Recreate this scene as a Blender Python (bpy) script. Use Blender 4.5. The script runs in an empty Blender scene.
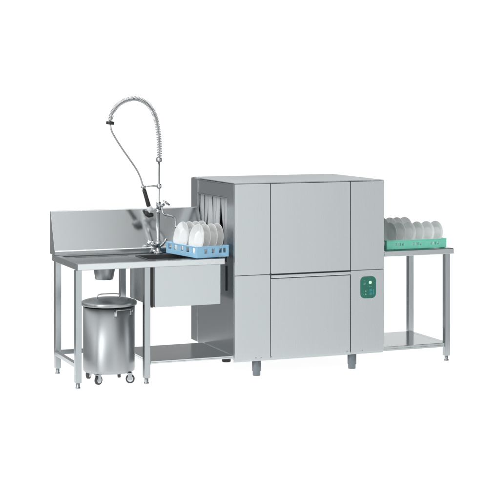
import bpy, bmesh, math, random
from mathutils import Vector, Matrix
random.seed(7)
PI = math.pi
scene = bpy.context.scene
C = scene.collection

# ------------------------------------------------------------------ materials
def new_mat(name):
    m = bpy.data.materials.new(name); m.use_nodes = True
    return m, m.node_tree.nodes, m.node_tree.links, m.node_tree.nodes['Principled BSDF']

def steel(name, col=(.60, .625, .635), rough=.30, stretch=(3, 3, 160), bump=.010, var=.05, metallic=1.0, rv=1.):
    """brushed stainless: grain stretched along one axis varies gloss and tone a little"""
    m, n, l, b = new_mat(name)
    tc = n.new('ShaderNodeTexCoord'); mp = n.new('ShaderNodeMapping')
    mp.inputs['Scale'].default_value = stretch
    l.new(tc.outputs['Object'], mp.inputs['Vector'])
    g = n.new('ShaderNodeTexNoise'); g.inputs['Scale'].default_value = 4; g.inputs['Detail'].default_value = 5
    l.new(mp.outputs[0], g.inputs['Vector'])
    big = n.new('ShaderNodeTexNoise'); big.inputs['Scale'].default_value = 2.3; big.inputs['Detail'].default_value = 3
    l.new(tc.outputs['Object'], big.inputs['Vector'])
    add = n.new('ShaderNodeMath'); add.operation = 'ADD'
    l.new(g.outputs['Fac'], add.inputs[0]); l.new(big.outputs['Fac'], add.inputs[1])
    mr = n.new('ShaderNodeMapRange'); mr.inputs['From Min'].default_value = .6; mr.inputs['From Max'].default_value = 1.4
    mr.inputs['To Min'].default_value = rough-.05*rv; mr.inputs['To Max'].default_value = rough+.06*rv
    l.new(add.outputs[0], mr.inputs['Value']); l.new(mr.outputs[0], b.inputs['Roughness'])
    cr = n.new('ShaderNodeValToRGB')
    cr.color_ramp.elements[0].position = .3; cr.color_ramp.elements[1].position = .7
    cr.color_ramp.elements[0].color = tuple(c*(1-var) for c in col)+(1,)
    cr.color_ramp.elements[1].color = tuple(min(1, c*(1+var)) for c in col)+(1,)
    l.new(g.outputs['Fac'], cr.inputs['Fac']); l.new(cr.outputs[0], b.inputs['Base Color'])
    bp = n.new('ShaderNodeBump'); bp.inputs['Strength'].default_value = bump*10; bp.inputs['Distance'].default_value = .0006
    l.new(g.outputs['Fac'], bp.inputs['Height']); l.new(bp.outputs[0], b.inputs['Normal'])
    b.inputs['Metallic'].default_value = metallic
    return m

def plain(name, col, rough=.5, metallic=0., noise=.06, scale=30, spec=.5, coat=0):
    m, n, l, b = new_mat(name)
    tc = n.new('ShaderNodeTexCoord'); g = n.new('ShaderNodeTexNoise')
    g.inputs['Scale'].default_value = scale; g.inputs['Detail'].default_value = 4
    l.new(tc.outputs['Object'], g.inputs['Vector'])
    cr = n.new('ShaderNodeValToRGB')
    cr.color_ramp.elements[0].position = .3; cr.color_ramp.elements[1].position = .7
    cr.color_ramp.elements[0].color = tuple(c*(1-noise) for c in col)+(1,)
    cr.color_ramp.elements[1].color = tuple(min(1, c*(1+noise)) for c in col)+(1,)
    l.new(g.outputs['Fac'], cr.inputs['Fac']); l.new(cr.outputs[0], b.inputs['Base Color'])
    b.inputs['Roughness'].default_value = rough; b.inputs['Metallic'].default_value = metallic
    b.inputs['Specular IOR Level'].default_value = spec; b.inputs['Coat Weight'].default_value = coat
    return m

M = {}
M['panel'] = steel('brushed_steel_vertical', (.570, .602, .613), .27, (60, 60, .7), .0002, .013, rv=.25)
M['panel_h'] = steel('brushed_steel_horizontal', (.575, .615, .63), .25, (2.5, 2.5, 140), .004, .02)
M['top'] = steel('brushed_steel_top', (.60, .63, .64), .15, (1.5, 120, 120), .002, .02, rv=.4)
M['splash'] = steel('brushed_steel_splashback', (.60, .625, .635), .18, (60, 1.5, 1.5), .0003, .02, rv=.25)
M['roof'] = steel('brushed_steel_roof', (.56, .595, .61), .34, (2, 120, 120), .003, .03, rv=.6)
M['worktop'] = steel('darkened_steel_worktop', (.20, .21, .215), .26, (1.5, 120, 120), .002, .03, rv=.5)  # darker copy of the steel, dimmer reflections put into its colour
M['tube'] = steel('satin_steel_tube', (.44, .47, .485), .25, (60, 60, 2), .001, .02, rv=.3)
M['side'] = steel('satin_steel_side', (.54, .57, .59), .24, (3, 3, 90), .001, .02, rv=.3)
M['bin'] = steel('polished_steel_bin', (.45, .47, .48), .42, (40, 40, 1), .001, .02, rv=.3)
M['chute'] = steel('dull_steel', (.36, .38, .39), .36, (30, 30, 1), .001, .03)
M['chrome'] = plain('chrome', (.50, .51, .52), .20, 1., .02)
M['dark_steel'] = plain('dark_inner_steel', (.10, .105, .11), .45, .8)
M['gap'] = plain('dark_grey_rubber', (.045, .047, .05), .6)  # dark rubber of hinge cap, sink well and castor wheels
M['black'] = plain('black_rubber', (.018, .018, .019), .5)
M['foot'] = plain('grey_blue_plastic', (.16, .19, .21), .42)
M['light_grey'] = plain('light_grey_plastic', (.62, .64, .66), .4)
M['blue'] = plain('blue_plastic', (.31, .58, .79), .38, noise=.05)
M['green'] = plain('green_plastic', (.20, .70, .53), .40, noise=.05)
M['plate'] = plain('white_porcelain', (.80, .80, .79), .12, noise=.01, coat=.3)
M['plate_grey'] = plain('grey_porcelain', (.86, .865, .87), .16, noise=.02, coat=.3)
M['teal'] = plain('teal_panel', (.012, .165, .115), .3)
M['teal_key'] = plain('blue_green_key', (.02, .27, .27), .35)
M['mark'] = plain('pale_print', (.30, .55, .45), .5)
M['hose'] = steel('woven_steel_hose', (.45, .46, .47), .38, (200, 200, 200), .02)

def curtain_mat():
    m, n, l, b = new_mat('translucent_curtain_rubber')
    tc = n.new('ShaderNodeTexCoord'); mp = n.new('ShaderNodeMapping'); mp.inputs['Scale'].default_value = (1, 22, 2)
    l.new(tc.outputs['Object'], mp.inputs['Vector'])
    g = n.new('ShaderNodeTexNoise'); g.inputs['Scale'].default_value = 1.5; g.inputs['Detail'].default_value = 4
    l.new(mp.outputs[0], g.inputs['Vector'])
    cr = n.new('ShaderNodeValToRGB'); cr.color_ramp.elements[0].position = .3; cr.color_ramp.elements[1].position = .7
    cr.color_ramp.elements[0].color = (.74, .76, .78, 1); cr.color_ramp.elements[1].color = (.86, .88, .90, 1)
    l.new(g.outputs['Fac'], cr.inputs['Fac']); l.new(cr.outputs[0], b.inputs['Base Color'])
    b.inputs['Roughness'].default_value = .38
    return m
M['curtain'] = curtain_mat()

def lamp_mat(name, col, s):
    m, n, l, b = new_mat(name)
    b.inputs['Base Color'].default_value = (*col, 1)
    b.inputs['Emission Color'].default_value = (*col, 1); b.inputs['Emission Strength'].default_value = s
    return m
M['lamp'] = lamp_mat('lit_indicator', (.50, .80, .58), .30)
M['lamp_dim'] = lamp_mat('dim_indicator', (.25, .62, .45), .10)

# ------------------------------------------------------------------ mesh helpers
def box(bm, x0, x1, y0, y1, z0, z1, bev=0.0, seg=2, mat=None):
    t = bmesh.new()
    vs = [t.verts.new((x, y, z)) for z in (z0, z1) for x, y in ((x0, y0), (x1, y0), (x1, y1), (x0, y1))]
    for f in ((0, 3, 2, 1), (4, 5, 6, 7), (0, 1, 5, 4), (1, 2, 6, 5), (2, 3, 7, 6), (3, 0, 4, 7)):
        t.faces.new([vs[i] for i in f])
    if bev:
        bmesh.ops.bevel(t, geom=t.edges[:], offset=bev, segments=seg, affect='EDGES', profile=.5)
    merge(bm, t, mat)

def merge(bm, t, mat=None):
    if mat is not None: bmesh.ops.transform(t, matrix=mat, verts=t.verts)
    me = bpy.data.meshes.new('tmp'); t.to_mesh(me); t.free()
    bm.from_mesh(me); bpy.data.meshes.remove(me)

def lathe(bm, prof, seg=32, mat=None, smooth=True, closed=False):
    """prof: list of (r, z), revolved round Z"""
    t = bmesh.new(); rings = []
    for r, z in prof:
        if r < 1e-6: rings.append([t.verts.new((0, 0, z))])
        else: rings.append([t.verts.new((r*math.cos(2*PI*i/seg), r*math.sin(2*PI*i/seg), z)) for i in range(seg)])
    pairs = list(zip(rings[:-1], rings[1:]))
    if closed: pairs.append((rings[-1], rings[0]))
    for a, b in pairs:
        for i in range(seg):
            j = (i+1) % seg
            if len(a) == 1 and len(b) == 1: continue
            if len(a) == 1: f = t.faces.new((a[0], b[j], b[i]))
            elif len(b) == 1: f = t.faces.new((a[i], a[j], b[0]))
            else: f = t.faces.new((a[i], a[j], b[j], b[i]))
            f.smooth = smooth
    bmesh.ops.recalc_face_normals(t, faces=t.faces)
    merge(bm, t, mat)

def tube(bm, pts, r, seg=10, caps=True, smooth=True):
    pts = [Vector(p) for p in pts]
    rs = r if isinstance(r, (list, tuple)) else [r]*len(pts)
    t = bmesh.new(); rings = []
    d0 = (pts[1]-pts[0]).normalized()
    up = Vector((0, 0, 1)) if abs(d0.z) < .9 else Vector((0, 1, 0))
    u = d0.cross(up).normalized()
    for i, p in enumerate(pts):
        d = (pts[min(i+1, len(pts)-1)]-pts[max(i-1, 0)]).normalized()
        u = (u-d*u.dot(d)).normalized(); v = d.cross(u)
        rings.append([t.verts.new(p+rs[i]*(math.cos(2*PI*k/seg)*u+math.sin(2*PI*k/seg)*v)) for k in range(seg)])
    for a, b in zip(rings[:-1], rings[1:]):
        for k in range(seg):
            f = t.faces.new((a[k], a[(k+1) % seg], b[(k+1) % seg], b[k])); f.smooth = smooth
    if caps:
        t.faces.new(rings[0][::-1]); t.faces.new(rings[-1])
    bmesh.ops.recalc_face_normals(t, faces=t.faces)
    merge(bm, t)

def prism(bm, poly, axis, a, b, bev=0):
    """poly: 2D outline; axis 'x': outline in YZ extruded from x=a to b; 'z': outline in XY; 'y': XZ"""
    t = bmesh.new()
    def P(p, q, h):
        return (h, p, q) if axis == 'x' else ((p, h, q) if axis == 'y' else (p, q, h))
    A = [t.verts.new(P(p, q, a)) for p, q in poly]; B = [t.verts.new(P(p, q, b)) for p, q in poly]
    t.faces.new(A); t.faces.new(B[::-1]); n = len(poly)
    for i in range(n): t.faces.new((A[i], B[i], B[(i+1) % n], A[(i+1) % n]))
    bmesh.ops.recalc_face_normals(t, faces=t.faces)
    if bev: bmesh.ops.bevel(t, geom=t.edges[:], offset=bev, segments=2, affect='EDGES', profile=.5)
    bmesh.ops.recalc_face_normals(t, faces=t.faces)
    merge(bm, t)

def smooth_path(pts, n=8, closed=False):
    """Catmull-Rom through pts"""
    P = [Vector(p) for p in pts]; out = []
    for i in range(len(P)-1):
        p0 = P[i-1] if i else P[0]*2-P[1]; p1, p2 = P[i], P[i+1]
        p3 = P[i+2] if i+2 < len(P) else P[-1]*2-P[-2]
        for k in range(n):
            t = k/n
            out.append(.5*((2*p1)+(p2-p0)*t+(2*p0-5*p1+4*p2-p3)*t*t+(3*p1-p0-3*p2+p3)*t**3))
    out.append(P[-1]); return out

def obj(name, bm, mat, parent=None, label=None):
    me = bpy.data.meshes.new(name); bm.to_mesh(me); bm.free()
    me.materials.append(mat if not isinstance(mat, str) else M[mat])
    o = bpy.data.objects.new(name, me); C.objects.link(o)
    if parent: o.parent = parent
    if parent is not None and parent.type == 'EMPTY' : o.location = (0, 0, 0)
    if label: o['label'] = label
    return o
def B(): return bmesh.new()
def thing(name, label, cat, loc=(0, 0, 0), rotz=0, group=None):
    o = bpy.data.objects.new(name, None); C.objects.link(o); o.empty_display_size = .1
    o.location = loc; o.rotation_euler = (0, 0, rotz); o['label'] = label; o['category'] = cat
    if group: o['group'] = group
    return o
def tag(o, label, cat, group=None):
    o['label'] = label; o['category'] = cat
    if group: o['group'] = group
def leg_foot(parent, x, y, name='foot'):
    """adjustable foot: threaded stem and disc"""
    b = B(); lathe(b, [(.0, .0), (.0165, .0), (.0175, .002), (.0175, .008), (.0145, .011), (.0135, .013), (.0135, .052), (0, .052)], 20,
                   Matrix.Translation((x, y, 0)))
    return obj(name, b, 'chute', parent)

# ------------------------------------------------------------------ the setting: a white floor sheet with an added glow
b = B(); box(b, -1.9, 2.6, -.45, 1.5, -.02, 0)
fm, n, l, p = new_mat('glowing_white_floor')
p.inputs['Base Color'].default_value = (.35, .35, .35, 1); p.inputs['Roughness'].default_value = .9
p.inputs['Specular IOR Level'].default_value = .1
p.inputs['Emission Color'].default_value = (1, 1, 1, 1); p.inputs['Emission Strength'].default_value = .93  # glow added to keep the floor white and wash out contact shadows
floor = obj('floor', b, fm); floor['kind'] = 'structure'; floor['label'] = 'seamless white floor with added glow under the whole dishwashing line'

# ------------------------------------------------------------------ dishwasher
W, D, ZB, ZS, ZT = 1.206, .930, .1235, .737, 1.400
J1, J2 = .281, .927
dw = thing('conveyor_dishwasher', 'large stainless steel rack conveyor dishwasher between two tables, with green control panel', 'dishwasher')
# inner carcass, tunnel left open
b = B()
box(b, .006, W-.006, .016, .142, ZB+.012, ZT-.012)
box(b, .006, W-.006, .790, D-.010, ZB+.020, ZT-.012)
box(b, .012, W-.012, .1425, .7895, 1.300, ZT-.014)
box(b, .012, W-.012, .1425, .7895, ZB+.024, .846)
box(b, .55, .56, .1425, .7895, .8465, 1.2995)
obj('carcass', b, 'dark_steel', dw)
g = .0010
def panel(name, x0, x1, z0, z1, mat='panel', y0=0., bev=.0022):
    b = B(); box(b, x0+g, x1-g, y0, .0155, z0+g, z1-g, bev); return obj(name, b, mat, dw)
panel('front_panel', 0, J1, ZS, ZT-.0005)
panel('front_panel', 0, J1, ZB, ZS)
panel('front_panel', J2, W, ZS, ZT-.0005)
panel('front_panel', J2, W, ZB, ZS)
panel('upper_door', J1+.0025, J2-.0015, ZS+.0005, ZT-.0015, y0=.002)
ld = panel('lower_door', J1+.0025, J2-.0015, ZB+.0005, .7045, y0=.003)
# the lip that serves as handle over the lower door
b = B()
prism(b, [(.0155, .7345), (-.005, .7315), (-.007, .7290), (-.007, .714), (-.003, .7085), (.0155, .7065)], 'x', J1+.004, J2-.003, .0008)
obj('handle', b, 'panel_h', ld)
b = B(); box(b, J1-.006, J1+.009, -.0035, .0, ZS-.007, ZS+.006, .001); obj('hinge_cap', b, 'gap', dw)
# plinth fold and its screws
b = B(); box(b, .004, W-.004, .018, .034, ZB-.014, ZB+.010, .001); obj('plinth_rail', b, 'panel_h', dw)
for x in (.165, .205, .285, .90, 1.02):
    b = B(); lathe(b, [(0, .004), (.005, .003), (.006, 0), (.006, -.004), (0, -.004)], 12,
                   Matrix.Translation((x, -.0008, ZB+.012)) @ Matrix.Rotation(PI/2, 4, 'X'))
    obj('screw', b, 'tube', dw)
# roof
b = B(); box(b, .0005, W-.0005, .0005, D-.0005, ZT, ZT+.006, .002)
obj('roof', b, 'roof', dw)
# both ends
def end_side(x, s):
    def bx(b, t, *a, bev=.002):   # t = thickness outwards range along x
        x0, x1 = sorted((x+s*t[0], x+s*t[1])); box(b, x0, x1, *a, bev)
    b = B(); bx(b, (0, .0115), .0165, .150, ZB+.006, ZT-.002)
    o1 = obj('side_post', b, 'side', dw)
    b = B(); bx(b, (0, .0115), .785, D-.002, ZB+.022, ZT-.002)
    o2 = obj('side_post', b, 'side', dw)
    b = B(); bx(b, (.006, .0115), .152, .783, 1.291, ZT-.012)
    bx(b, (.001, .0117), .1525, .7825, 1.284, 1.290)
    bx(b, (.001, .0117), .1525, .7825, ZT-.011, ZT-.003)
    obj('lintel', b, 'side', dw)
    b = B(); bx(b, (.0015, .0115), .152, .783, ZB+.016, .822)
    obj('lower_side_panel', b, 'side', dw)
    # folded frame of the tunnel mouth
    for y0, y1 in ((.1515, .160), (.775, .7835)):
        b = B(); bx(b, (.003, .050), y0, y1, .8225, 1.2835, bev=.001); obj('tunnel_frame', b, 'side', dw)
end_side(0, 1); end_side(W, -1)
# curtain strips, parted by the plates: each hangs from the lintel, lower part swings
def strips(x, s, seed):
    R = random.Random(seed); n = 7; y0, y1 = .165, .770; w = (y1-y0)/n
    for i in range(n):
        b = B(); t = bmesh.new(); yc = y0+w*(i+.5)
        tw = R.uniform(-.9, .9); sw = R.uniform(-.045, .035); out = R.uniform(-.02, .035)*(-s); hgt = R.uniform(.36, .42)
        if seed == 3 and i == 5: tw, sw = .5, .05
        if seed == 3 and i == 4: tw, sw = -1.1, -.055
        N, K = 16, 5; grid = []
        for a in range(N+1):
            f = a/N; z = 1.282-f*hgt; ff = f**1.7; ang = tw*ff; row = []
            for c in range(K+1):
                q = (c/K-.5)*w*1.04
                row.append(t.verts.new((x+s*(.020+.005*(i % 2))-s*abs(math.sin(2*PI*c/K))*.003*f+out*ff+q*math.sin(ang)*.8, yc+sw*ff+q*math.cos(ang)*(1-.12*f), z)))
            grid.append(row)
        for a in range(N):
            for c in range(K):
                fc = t.faces.new((grid[a][c], grid[a][c+1], grid[a+1][c+1], grid[a+1][c])); fc.smooth = True
        bmesh.ops.solidify(t, geom=t.faces[:], thickness=.0025)
        merge(b, t); obj('curtain_strip', b, 'curtain', dw)
strips(0, 1, 3); strips(W, -1, 5)
# conveyor rails in the tunnel
for y in (.24, .70):
    b = B(); box(b, .02, W-.02, y, y+.02, .8465, .872, .002); obj('conveyor_rail', b, 'tube', dw)
# black slot of the table coupling on the loading side
b = B(); box(b, -.006, .0145, .152, .170, .612, .795, .002); obj('coupling_slot', b, 'black', dw)
# feet
for x in (.190, .958):
    b = B(); prof = [(0, 0), (.026, 0), (.028, .004), (.028, .030), (.033, .036), (.033, ZB-.015), (0, ZB-.015)]
    lathe(b, prof, 28, Matrix.Translation((x, .045, 0))); obj('foot', b, 'foot', dw)
for x in (.175, .944):
    b = B(); lathe(b, [(0, .008), (.030, .008), (.034, .012), (.034, ZB+.019), (0, ZB+.019)], 28, Matrix.Translation((x, .62, 0)))
    obj('foot', b, 'black', dw)
# control panel
def rrect(w, h, r, n=6):
    out = []
    for cx, cy, a0 in ((w/2-r, h/2-r, 0), (-w/2+r, h/2-r, PI/2), (-w/2+r, -h/2+r, PI), (w/2-r, -h/2+r, 1.5*PI)):
        for k in range(n+1):
            a = a0+PI/2*k/n; out.append((cx+r*math.cos(a), cy+r*math.sin(a)))
    return out
pc = (1.071, .606)
b = B(); prism(b, [(pc[0]+u, pc[1]+v) for u, v in rrect(.126, .163, .034)], 'y', -.0045, .0005)
cp = obj('control_panel', b, 'teal', dw)
b = B()
ring = [(pc[0]+u, pc[1]+v) for u, v in rrect(.1155, .1525, .029)]
tube(b, [(u, -.005, v) for u, v in ring+ring[:1]], .0009, 6, caps=False); obj('border_line', b, 'teal_key', cp)
def button(name, x, z, r, mat, h=.004):
    b = B(); lathe(b, [(0, h), (r*.8, h), (r, h*.6), (r, -.0005), (0, -.0005)], 24,
                   Matrix.Translation((pc[0]+x, -.0045, pc[1]+z)) @ Matrix.Rotation(PI/2, 4, 'X'))
    return obj(name, b, mat, cp)
button('start_lamp', .015, .036, .0125, 'lamp', .005)
button('indicator', -.022, -.027, .0045, 'lamp_dim')
button('indicator', -.022, -.050, .0045, 'lamp_dim')
for x, z, w, h in ((.018, -.022, .022, .020), (.018, -.048, .022, .020), (.041, -.035, .012, .040)):
    b = B(); prism(b, [(pc[0]+x+u, pc[1]+z+v) for u, v in rrect(w, h, .004)], 'y', -.0062, -.0044); obj('key', b, 'teal_key', cp)
for k, zz in enumerate((.050, .041, .032, .023)):
    b = B(); w = (.014, .022, .018, .010)[k]
    box(b, pc[0]-.040, pc[0]-.040+w, -.0052, -.0044, pc[1]+zz-.0011, pc[1]+zz+.0011); obj('printed_mark', b, 'mark', cp)
for x, z in ((-.040, -.026), (-.040, -.049), (.010, .006), (.024, .006)):
    b = B(); box(b, pc[0]+x-.004, pc[0]+x+.004, -.0052, -.0044, pc[1]+z-.001, pc[1]+z+.001); obj('printed_mark', b, 'mark', cp)

# ------------------------------------------------------------------ left (pre-wash) table
L = -1.166; LR = -.072; TZ = .870; AZ = .8245; TB = .700
tb = thing('sink_table', 'long steel pre-wash table with sloping splashback and sink, left of the dishwasher', 'sink table')
S = (-.605, -.130, .100, .450)   # sink opening
b = B()
box(b, L, LR, 0, .040, AZ, TZ, .004)                       # front rail
box(b, L, L+.040, .0402, TB-.0402, AZ, TZ, .004)           # left rail
box(b, L, LR, TB-.040, TB, AZ, TZ, .004)                   # back rail
box(b, LR-.020, LR, .0402, TB-.0402, AZ, TZ-.003, .003)
zi0, zi1 = .850, .861                                      # recessed worktop round the sink
box(b, L+.0402, S[0], .0402, TB-.0402, zi0, zi1)
box(b, S[1], LR-.0202, .0402, TB-.0402, zi0, zi1)
box(b, S[0]+.0002, S[1]-.0002, .0402, S[2], zi0, zi1)
box(b, S[0]+.0002, S[1]-.0002, S[3], TB-.0402, zi0, zi1)
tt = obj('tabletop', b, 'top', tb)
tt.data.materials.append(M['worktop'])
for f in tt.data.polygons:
    if f.normal.z > .9: f.material_index = 1  # upward faces get the darkened copy of the steel
for y in (.10, .50):   # pressed beads of the recess, left of the sink
    b = B(); box(b, L+.12, S[0]-.04, y, y+.004, zi1+.0003, zi1+.002, .0008); obj('drain_bead', b, 'worktop', tb)
# splashback, a closed wedge leaning back
b = B(); prism(b, [(.612, TZ+.0005), (.760, TZ+.0005), (.760, 1.180), (.750, 1.186), (.738, 1.182), (.622, .902), (.612, .898)], 'x', L, -.006, .0012)
obj('splashback', b, 'splash', tb)
# sink basin
b = B()
x0, x1, y0, y1, zb = -.586, -.088, .052, .640, .534
th = .012
box(b, x0, x1, y0, y0+th, zb, AZ-.0005, .002)
box(b, x0, x0+th, y0+th, y1-th, zb, AZ-.0005, .001); box(b, x1-th, x1, y0+th, y1-th, zb, AZ-.0005, .001)
box(b, x0, x1, y1-th, y1, zb, AZ-.0005, .002); box(b, x0+th, x1-th, y0+th, y1-th, zb+.001, zb+.012)
obj('sink_basin', b, 'panel', tb)
b = B()   # inner well below the opening, dark rubber rim
for a in ((S[0], S[1], S[2], S[2]+.012), (S[0], S[1], S[3]-.012, S[3]), (S[0], S[0]+.012, S[2]+.0122, S[3]-.0122), (S[1]-.012, S[1], S[2]+.0122, S[3]-.0122)):
    box(b, a[0]+.0005, a[1]-.0005, a[2]+.0005, a[3]-.0005, .829, .866, .002)
box(b, S[0]+.013, S[1]-.013, S[2]+.013, S[3]-.013, .829, .836)
obj('sink_well', b, 'gap', tb)
b = B(); box(b, -.617, -.598, .045, .058, .535, AZ-.001, .002); obj('gap_shade_strip', b, 'black', tb)  # black strip standing in for the shaded gap between leg and sink
# waste chute
b = B(); lathe(b, [(.060, .722), (.062, .720), (.064, .722), (.078, .800), (.080, .8485), (.077, .8485), (.075, .80), (.060, .724)], 40,
               Matrix.Translation((-.885, .30, 0)), closed=True)
obj('waste_chute', b, 'chute', tb)
# legs
LEG = [(-1.150, .045), (-.650, .045), (-1.135, .655), (-.640, .655)]
h = .022
for x, y in LEG:
    b = B(); box(b, x-h, x+h, y-h, y+h, .040, AZ-.0003, .003); lg = obj('leg', b, 'tube', tb)
    leg_foot(lg, x, y)
# U-shaped stretcher
b = B()
box(b, -1.150-.015, -1.150+.015, .0675, .6325, .140, .172, .003)
box(b, -1.1125, -.6625, .640, .670, .140, .172, .003)
obj('stretcher', b, 'tube', tb)
# shelf
b = B(); box(b, -.627, .0-.006, .024, .655, .149, .160, .002)
box(b, -.627, -.006, .024, .036, .139, .1488, .001); box(b, -.627, -.615, .0362, .655, .130, .1488, .001)
obj('lower_shelf', b, 'top', tb)

# ------------------------------------------------------------------ right (unloading) table
rt = thing('unloading_table', 'shorter steel table with one lower shelf, right of the dishwasher', 'table')
RX0, RX1 = W+.006, 1.806
b = B()
box(b, RX0, RX1, .0136, .050, .826, TZ, .005); box(b, RX1-.036, RX1, .0502, .6798, .826, TZ, .005)
box(b, RX0, RX1, .680, .716, .826, TZ, .005); box(b, RX0, RX1-.0362, .0502, .6798, .850, .862)
obj('tabletop', b, 'top', rt)
for x, y in ((1.779, .080), (1.775, .670)):
    b = B(); box(b, x-h, x+h, y-h, y+h, .040, .8257, .003); lg = obj('leg', b, 'tube', rt); leg_foot(lg, x, y)
b = B(); box(b, RX0, 1.756, .066, .690, .124, .140, .002); box(b, RX0, 1.756, .066, .078, .108, .1238, .001)
box(b, 1.7562, 1.798, .1025, .6475, .108, .140, .002)
obj('lower_shelf', b, 'top', rt)

# ------------------------------------------------------------------ waste bin on castors
bx_, by_ = -.868, .240
bn = thing('waste_bin', 'round steel waste bin with lid on four castors, standing under the left table', 'bin', (bx_, by_, 0))
b = B()
lathe(b, [(0, .076), (.176, .076), (.183, .082), (.184, .100), (.184, .535), (.180, .535), (.180, .09), (0, .09)], 72); obj('body', b, 'bin', bn)
b = B()
lathe(b, [(0, .598), (.03, .5975), (.10, .592), (.16, .583), (.190, .574), (.198, .568), (.199, .548), (.196, .546), (.195, .562), (.15, .574), (0, .588)], 72)
lid = obj('lid', b, 'bin', bn)
b = B(); tube(b, smooth_path([(-.088, .0, .588), (-.088, 0, .600), (-.066, 0, .621), (.060, 0, .621), (.082, 0, .600), (.082, 0, .588)], 5), .0042, 10); obj('lid_handle', b, 'chrome', lid)
# bail handle on the front
ang = math.radians(-64)
def on(a, z, r=.196): return (r*math.cos(a), r*math.sin(a), z)
a0, a1 = math.radians(-92), math.radians(-50)
pts = [on(a0, .505, .186), on(a0, .510, .198), on(a0, .526, .203)]+[on(a0+(a1-a0)*k/8, .530, .206) for k in range(1, 8)]+[on(a1, .526, .203), on(a1, .510, .198), on(a1, .505, .186)]
b = B(); tube(b, pts, .0030, 8); obj('side_handle', b, 'chrome', bn)
for a in (a0, a1):
    b = B(); c, s_ = math.cos(a), math.sin(a)
    box(b, -.010, .010, -.004, .004, -.020, .012, .002, mat=Matrix.Translation(on(a, .505, .1875)) @ Matrix.Rotation(a+PI/2, 4, 'Z'))
    obj('handle_bracket', b, 'side', bn)
for (cx, cy, yaw) in ((-.113, -.112, .5), (.112, -.135, -.3), (-.113, .135, .9), (.105, .095, 1.2)):
    t = B()
    mt = Matrix.Translation((cx, cy, 0)) @ Matrix.Rotation(yaw, 4, 'Z')
    for sgn in (-1, 1):
        box(t, -.012, .016, sgn*.0155-.0015, sgn*.0155+.0015, .026, .068, .001, mat=mt)
    box(t, -.020, .020, -.020, .020, .0683, .0755, .001, mat=mt)
    cs = obj('castor', t, 'tube', bn)
    wheel = B(); lathe(wheel, [(.012, -.011), (.029, -.011), (.032, -.008), (.032, .008), (.029, .011), (.012, .011)], 28,
                       mt @ Matrix.Translation((.004, 0, .032)) @ Matrix.Rotation(PI/2, 4, 'X'), closed=True)
    obj('wheel', wheel, 'gap', cs)
    hub = B(); lathe(hub, [(0, -.0128), (.018, -.0125), (.022, -.0105), (.022, .0105), (.018, .0125), (0, .0128)], 20,
                     mt @ Matrix.Translation((.004, 0, .032)) @ Matrix.Rotation(PI/2, 4, 'X'))
    obj('hub', hub, 'light_grey', cs)

# ------------------------------------------------------------------ pre-rinse faucet
fy = .560
fc = thing('pre_rinse_faucet', 'tall chrome pre-rinse faucet with coiled spring hose and black spray grip, on the sink table', 'faucet', (-.392, fy, TZ-.009))
ox, oz = .392, -(TZ-.009)
def Q(x, z, dy=0): return (x+ox, dy, z+oz)
b = B()
lathe(b, [(0, 0), (.034, 0), (.034, .008), (.024, .014), (.019, .022), (.019, .060), (.023, .066), (.023, .086), (.014, .094), (.012, .10), (.012, .30), (.016, .305), (.016, .33), (0, .33)], 28)
obj('mixer_body', b, 'chrome', fc)
b = B(); tube(b, [Q(-.392, .97), Q(-.385, 1.20), Q(-.385, 1.575)], .0085, 14)
tube(b, [Q(-.392, .97, .024), Q(-.392, 1.17, .022)], .007, 12)
obj('riser_pipe', b, 'chrome', fc)
for sgn in (-1, 1):     # two levers like wings
    b = B()
    if sgn < 0: tube(b, [Q(-.400, .915), Q(-.425, .925, -.01), Q(-.452, .945, -.015)], [.017, .019, .014], 14)
    else: tube(b, [Q(-.392, .915), Q(-.365, .925, -.012), Q(-.350, .945, -.018), Q(-.332, .968, -.02)], [.016, .012, .009, .010], 14)
    obj('mixer_lever', b, 'chrome', fc)
b = B()   # side inlet
tube(b, [Q(-.47, .945, .02), Q(-.44, .935, .015), Q(-.40, .92, .01)], [.018, .015, .012], 12)
obj('inlet_union', b, 'side', fc)
# tap valve with cross knob and swan spout
b = B(); tube(b, [Q(-.400, 1.215), Q(-.365, 1.218, -.006), Q(-.345, 1.228, -.01)], [.015, .014, .009], 14)
lathe(b, [(0, -.03), (.017, -.03), (.017, .03), (0, .03)], 20, Matrix.Translation(Q(-.388, 1.215)))
v = obj('tap_valve', b, 'chrome', fc)
b = B(); kp = Vector(Q(-.333, 1.238, -.012)); tube(b, [kp+Vector((-.022, 0, .018)), kp+Vector((.026, 0, -.018))], [.007, .007], 10)
tube(b, [kp+Vector((-.004, -.02, -.006)), kp+Vector((.004, .02, .006))], .006, 10); obj('tap_knob', b, 'chrome', v)
b = B(); tube(b, smooth_path([Q(-.365, 1.215), Q(-.362, 1.18, -.01), Q(-.350, 1.152, -.02), Q(-.318, 1.142, -.03), Q(-.285, 1.132, -.04), Q(-.270, 1.108, -.045), Q(-.266, 1.075, -.045), Q(-.265, 1.060, -.045)], 6), .0078, 12)
lathe(b, [(0, -.012), (.011, -.012), (.011, .010), (0, .010)], 16, Matrix.Translation(Q(-.265, 1.062, -.045)))
obj('spout', b, 'chrome', fc)
# spring arch
arch = smooth_path([Q(-.385, 1.560), Q(-.382, 1.631), Q(-.388, 1.743), Q(-.411, 1.868), Q(-.452, 1.950), Q(-.507, 1.997), Q(-.577, 2.014), Q(-.654, 1.997), Q(-.716, 1.952), Q(-.752, 1.894), Q(-.763, 1.846)], 10)
b = B(); tube(b, arch, .0070, 10); obj('inner_hose', b, 'hose', fc)
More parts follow.
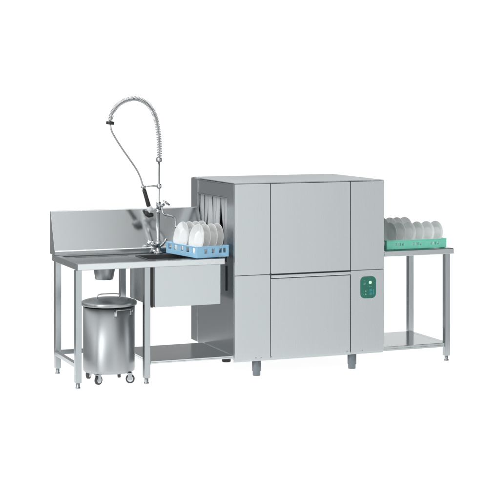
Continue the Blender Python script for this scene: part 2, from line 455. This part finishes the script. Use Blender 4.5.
# helix
ls = [0]
for p0, p1 in zip(arch[:-1], arch[1:]): ls.append(ls[-1]+(p1-p0).length)
tot = ls[-1]
def at(s):
    for i in range(len(ls)-1):
        if ls[i+1] >= s: break
    t = (s-ls[i])/(ls[i+1]-ls[i]); p = arch[i].lerp(arch[i+1], t); return p, (arch[i+1]-arch[i]).normalized()
hel = []; s = 0; ph = 0; spt = 12
while s < tot-.002:
    f = s/tot
    pitch = .0125 if f < .34 else .0098
    rad = .0175-.0015*f
    p, d = at(s); u = Vector((0, 1, 0)); vv = d.cross(u).normalized()
    hel.append(p+rad*(math.cos(ph)*u+math.sin(ph)*vv)); ph += 2*PI/spt; s += pitch/spt
b = B(); tube(b, hel, .0022, 6); obj('spring', b, 'chrome', fc)
b = B(); lathe(b, [(0, -.02), (.018, -.02), (.021, -.014), (.021, .006), (.018, .012), (0, .012)], 24, Matrix.Translation(Q(-.385, 1.562))); obj('spring_collar', b, 'chrome', fc)
b = B(); lathe(b, [(0, -.011), (.028, -.011), (.030, -.007), (.030, .007), (.028, .011), (0, .011)], 24, Matrix.Translation(Q(-.763, 1.835)) @ Matrix.Rotation(.12, 4, 'Y')); obj('end_clamp', b, 'black', fc)
hp = smooth_path([Q(-.762, 1.826), Q(-.754, 1.783), Q(-.723, 1.724), Q(-.669, 1.642), Q(-.608, 1.558), Q(-.561, 1.490), Q(-.532, 1.433), Q(-.517, 1.388), Q(-.510, 1.365)], 8)
b = B(); tube(b, hp, .0058, 10); obj('spray_hose', b, 'hose', fc)
# holder arm with ring
b = B(); tube(b, [Q(-.385, 1.362), Q(-.45, 1.366), Q(-.490, 1.364)], .0058, 10)
lathe(b, [(0, -.016), (.016, -.016), (.018, -.010), (.018, .010), (.016, .016), (0, .016)], 20, Matrix.Translation(Q(-.385, 1.362)))
lathe(b, [(.012, -.006), (.019, -.006), (.019, .006), (.012, .006)], 20, Matrix.Translation(Q(-.507, 1.358)), closed=True)
obj('holder_arm', b, 'chrome', fc)
# spray gun
b = B(); tube(b, [Q(-.512, 1.372), Q(-.502, 1.345)], [.009, .012], 14); 
tube(b, [Q(-.520, 1.330, -.01), Q(-.500, 1.326)], .004, 8); sg = obj('spray_gun', b, 'chrome', fc)
b = B(); tube(b, [Q(-.503, 1.345), Q(-.499, 1.330), Q(-.483, 1.275), Q(-.467, 1.222), Q(-.463, 1.212)], [.011, .0145, .0150, .0165, .013], 16); obj('grip', b, 'black', sg)
b = B(); tube(b, [Q(-.464, 1.214), Q(-.458, 1.196), Q(-.450, 1.176)], [.016, .024, .022], 18); 
tube(b, [Q(-.470, 1.172, -.01), Q(-.425, 1.192, -.01)], .010, 12); obj('spray_head', b, 'light_grey', sg)
b = B(); tube(b, [Q(-.490, 1.176, .004), Q(-.482, 1.160, .004), Q(-.462, 1.148, .0), Q(-.432, 1.150, .0)], [.012, .018, .020, .014], 14)
tube(b, [Q(-.505, 1.185, .01), Q(-.490, 1.165, .01)], [.008, .012], 10); obj('spray_nozzle', b, 'black', sg)

# ------------------------------------------------------------------ racks
def make_rack(name, label, w, d, hh, mat, loc, rot, front_holes, grp='plate racks'):
    r = thing(name, label, 'rack', loc, rot, grp)
    T = .008
    def wall(length, holes, zb, zt, mtx):
        """flat wall along local x with window holes [(x0,x1)] between zb and zt"""
        b = B(); box(b, 0, length, 0, T, .004, zb, .0015, mat=mtx); box(b, 0, length, 0, T, zt, hh, .0015, mat=mtx)
        xs = [0]
        for a, c in holes: xs += [a, c]
        xs.append(length)
        for a, c in zip(xs[0::2], xs[1::2]):
            if c-a > .0015: box(b, a, c, .0004, T-.0004, zb-.001, zt+.001, mat=mtx)
        box(b, .0, length, -.003, -.0002, hh-.006, hh, .001, mat=mtx)    # rim
        obj('side_wall', b, mat, r)
    R = Matrix.Rotation; Tn = Matrix.Translation
    hf, zb, zt = front_holes
    wall(w, hf, zb, zt, Matrix.Identity(4))
    wall(w, hf, zb, zt, Tn((w, d, 0)) @ R(PI, 4, 'Z'))
    n = 5; dd = d-2*T-.001; sh = [(dd*(i+.22)/n, dd*(i+.78)/n) for i in range(n)]
    wall(dd, sh, hh*.42, hh*.86, Tn((0, d-T-.0005, 0)) @ R(-PI/2, 4, 'Z'))
    wall(dd, sh, hh*.42, hh*.86, Tn((w, T+.0005, 0)) @ R(PI/2, 4, 'Z'))
    b = B(); k = int(w/.03)
    for i in range(1, k): box(b, i*w/k-.002, i*w/k+.002, T+.0003, d-T-.0003, .004, .010)
    k2 = int(d/.03)
    for i in range(1, k2): box(b, T+.0003, w-T-.0003, i*d/k2-.002, i*d/k2+.002, .0032, .0092)
    obj('base_grid', b, mat, r)
    for row in (.07, .18, .30, .41):
        b = B()
        for i in range(1, k): 
            if row*d/.48 < d-.02: lathe(b, [(.0028, .009), (.0024, hh*.75), (0, hh*.85)], 8, Tn((i*w/k, row*d/.48, 0)))
        box(b, T+.001, w-T-.001, row*d/.48-.0016, row*d/.48+.0016, .0102, .0135)
        obj('divider_comb', b, mat, r)
    return r
rb_rot = math.radians(9.5)
blue_loc = (-.283, .006, TZ+.0005)
bh = [(.060, .085), (.120, .145), (.180, .205), (.216, .238)]
blue = make_rack('plate_rack', 'light blue plastic rack of white plates on the left table, at the dishwasher entry', .262, .470, .086, 'blue', blue_loc, rb_rot, (bh, .034, .068))
green_loc = (1.252, .052, TZ+.0005)
gh = []
for c0 in (.075, .225, .375):
    for q in range(4): gh.append((c0+q*.019, c0+q*.019+(.013 if q % 2 else .009)))
green = make_rack('plate_rack', 'mint green plastic rack of small plates on the right table', .512, .470, .072, 'green', green_loc, 0, (gh, .030, .050))

def plate_mesh(R, name):
    b = B()
    prof = [(0, .004), (R*.45, .004), (R*.58, .006), (R*.66, .011), (R*.97, .0205), (R*.995, .0225), (R, .0215), (R*.985, .0195), (R*.66, .0065), (R*.60, .0015), (R*.57, -.0015), (R*.53, -.0015), (R*.51, .0010), (0, .0010)]
    lathe(b, prof, 64); me = bpy.data.meshes.new(name); b.to_mesh(me); b.free(); return me
pm_big = plate_mesh(.112, 'dinner_plate'); pm_big.materials.append(M['plate'])
pm_small = plate_mesh(.093, 'side_plate'); pm_small.materials.append(M['plate_grey'])
pm_mid = plate_mesh(.101, 'side_plate'); pm_mid.materials.append(M['plate_grey'])
def plate(name, me, rack_loc, rot, lx, ly, R, lean, label, grp, z0=.012, roll=0):
    o = bpy.data.objects.new(name, me); C.objects.link(o)
    # local +Z (the hollow face) turned to face the rack's -x side, leaning back
    m = Matrix.Translation(rack_loc) @ Matrix.Rotation(rot, 4, 'Z') @ Matrix.Translation((lx, ly, z0+R*math.cos(lean))) \
        @ Matrix.Rotation(roll, 4, 'Z') @ Matrix.Rotation(-(PI/2-lean), 4, 'Y')
    o.matrix_world = m
    tag(o, label, 'plate', grp); return o
ordn = ['first', 'second', 'third', 'fourth', 'fifth', 'sixth']
def lab(k, row, rack, n):
    return 'plate, %s from the left in the %s row of the %s rack' % (ordn[k], row, rack)
leans = [.17, .16, .17, .13]
for k in range(4):
    plate('dinner_plate', pm_big, blue_loc, rb_rot, .084+k*.0545, .125, .112, leans[k], 'white dinner '+lab(k, 'front', 'blue', 4), 'white plates in the blue rack', roll=random.uniform(-.03, .03))
for k in range(4):
    plate('dinner_plate', pm_big, blue_loc, rb_rot, .084+k*.0545, .355, .114, leans[k]+.01, 'white dinner '+lab(k, 'back', 'blue', 4), 'white plates in the blue rack', roll=random.uniform(-.03, .03))
for k in range(6):
    plate('side_plate', pm_small, green_loc, 0, .097+k*.079, .115, .093, random.uniform(.08, .16), 'small grey '+lab(k, 'front', 'green', 6), 'plates in the green rack', roll=.22+random.uniform(-.04, .04))
for k in range(4):
    plate('side_plate', pm_mid, green_loc, 0, .150+k*.066, .350, .101, random.uniform(.08, .16), 'small grey '+lab(k, 'back', 'green', 4), 'plates in the green rack', roll=.22+random.uniform(-.04, .04))

# ------------------------------------------------------------------ light: studio surroundings (by direction) and softboxes
w = bpy.data.worlds.new('World'); scene.world = w; w.use_nodes = True
nt = w.node_tree; n, l = nt.nodes, nt.links
bg = n['Background']
tc = n.new('ShaderNodeTexCoord'); sx = n.new('ShaderNodeSeparateXYZ'); l.new(tc.outputs['Generated'], sx.inputs[0])
def mth(op, a, b2=None, c=None):
    m = n.new('ShaderNodeMath'); m.operation = op
    for i, v_ in enumerate((a, b2, c)):
        if v_ is None: continue
        if isinstance(v_, (int, float)): m.inputs[i].default_value = v_
        else: l.new(v_, m.inputs[i])
    return m.outputs[0]
az = mth('ARCTAN2', sx.outputs[0], sx.outputs[1])           # 0 = +Y (away), + towards +X
el = mth('ARCSINE', sx.outputs[2])
def step(v_, a, b2):
    m = n.new('ShaderNodeMapRange'); m.interpolation_type = 'SMOOTHSTEP'
    l.new(v_, m.inputs['Value']); m.inputs['From Min'].default_value = a; m.inputs['From Max'].default_value = b2
    return m.outputs[0]
def band(v_, a0, a1, s): return mth('MULTIPLY', step(v_, a0-s, a0+s), mth('SUBTRACT', 1, step(v_, a1-s, a1+s)))
aabs = mth('ABSOLUTE', az)
def curve(v_, pts):
    """piecewise-smooth luminance as a function of angle"""
    out = None
    lo, hi = pts[0][0], pts[-1][0]
    m = n.new('ShaderNodeMapRange'); l.new(v_, m.inputs['Value']); m.inputs['From Min'].default_value = lo; m.inputs['From Max'].default_value = hi
    r = n.new('ShaderNodeValToRGB'); r.color_ramp.interpolation = 'EASE'
    e = r.color_ramp.elements
    while len(e) < len(pts): e.new(.5)
    for i, (a, v2) in enumerate(pts):
        e[i].position = (a-lo)/(hi-lo); e[i].color = (v2/2, v2/2, v2/2, 1)
    l.new(m.outputs[0], r.inputs['Fac'])
    return mth('MULTIPLY', r.outputs['Color'], 2)
AZ_PTS = [(-PI, .75), (-2.9, .60), (-2.35, .50), (-2.12, .50), (-1.98, .62), (-1.86, .42), (-1.7, .32), (-1.0, .29), (-.25, .29), (-.02, .38),
          (.06, 1.08), (.85, 1.08), (1.0, .25), (1.9, .16), (2.12, .75), (2.35, .95), (2.55, .58), (2.63, .62), (2.68, .76), (2.72, .88), (2.745, .96), (2.772, 1.14), (2.86, 1.38), (3.0, 1.3), (PI, .75)]
lum = curve(az, AZ_PTS)
# the lit backdrop stops just above the horizon; on its left part the studio above it is dark
inback = band(az, .02, .95, .05)
leftpart = mth('SUBTRACT', 1, step(az, .39, .47))
fall = step(el, .078, .15)
dimto = mth('MULTIPLY_ADD', leftpart, -.50, .72)
k_ = mth('SUBTRACT', 1, mth('MULTIPLY', mth('MULTIPLY', inback, fall), mth('SUBTRACT', 1, dimto)))
lum = mth('MULTIPLY', lum, k_)
up = step(el, .30, .55)
upl = mth('MULTIPLY_ADD', band(mth('ADD', az, mth('MULTIPLY', el, .39)), .7, 3.004, .010), -1.09, 1.11)
lum2 = mth('ADD', mth('MULTIPLY', lum, mth('SUBTRACT', 1, up)), mth('MULTIPLY', up, upl))
cmb = n.new('ShaderNodeCombineXYZ')
l.new(mth('MULTIPLY', lum2, .985), cmb.inputs[0]); l.new(lum2, cmb.inputs[1]); l.new(mth('MULTIPLY', lum2, 1.005), cmb.inputs[2])
l.new(cmb.outputs[0], bg.inputs['Color']); bg.inputs['Strength'].default_value = 1.0

def softbox(name, loc, target, sx_, sy_, power):
    ld = bpy.data.lights.new(name, 'AREA'); ld.shape = 'RECTANGLE'; ld.size = sx_; ld.size_y = sy_; ld.energy = power
    o = bpy.data.objects.new(name, ld); C.objects.link(o); o.location = loc
    o.rotation_euler = (Vector(target)-Vector(loc)).to_track_quat('-Z', 'Y').to_euler(); return o
softbox('softbox_key', (-4.6, -1.9, 1.9), (-.1, .3, .9), 2.6, 3.8, 125)
softbox('softbox_top', (-.3, 1.5, 4.4), (.2, .4, .8), 3.6, 1.6, 95)

# ------------------------------------------------------------------ camera (lens shifted down, so uprights stay upright)
cam = bpy.data.cameras.new('Camera'); co = bpy.data.objects.new('Camera', cam); C.objects.link(co)
co.location = (-4.0007, -10.283, 2.0466)
co.rotation_euler = (PI/2, 0, -.3812)
cam.sensor_width = 36; cam.sensor_fit = 'HORIZONTAL'; cam.lens = 1531.4665/500*36
cam.shift_y = -155.7395/500; cam.clip_end = 200; cam.clip_start = .1
scene.camera = co
scene.render.resolution_x = scene.render.resolution_y = 1024
vs = scene.view_settings; vs.view_transform = 'Standard'; vs.look = 'None'; vs.exposure = 0; vs.gamma = 1
scene.cycles.use_denoising = True
scene.cycles.max_bounces = 10
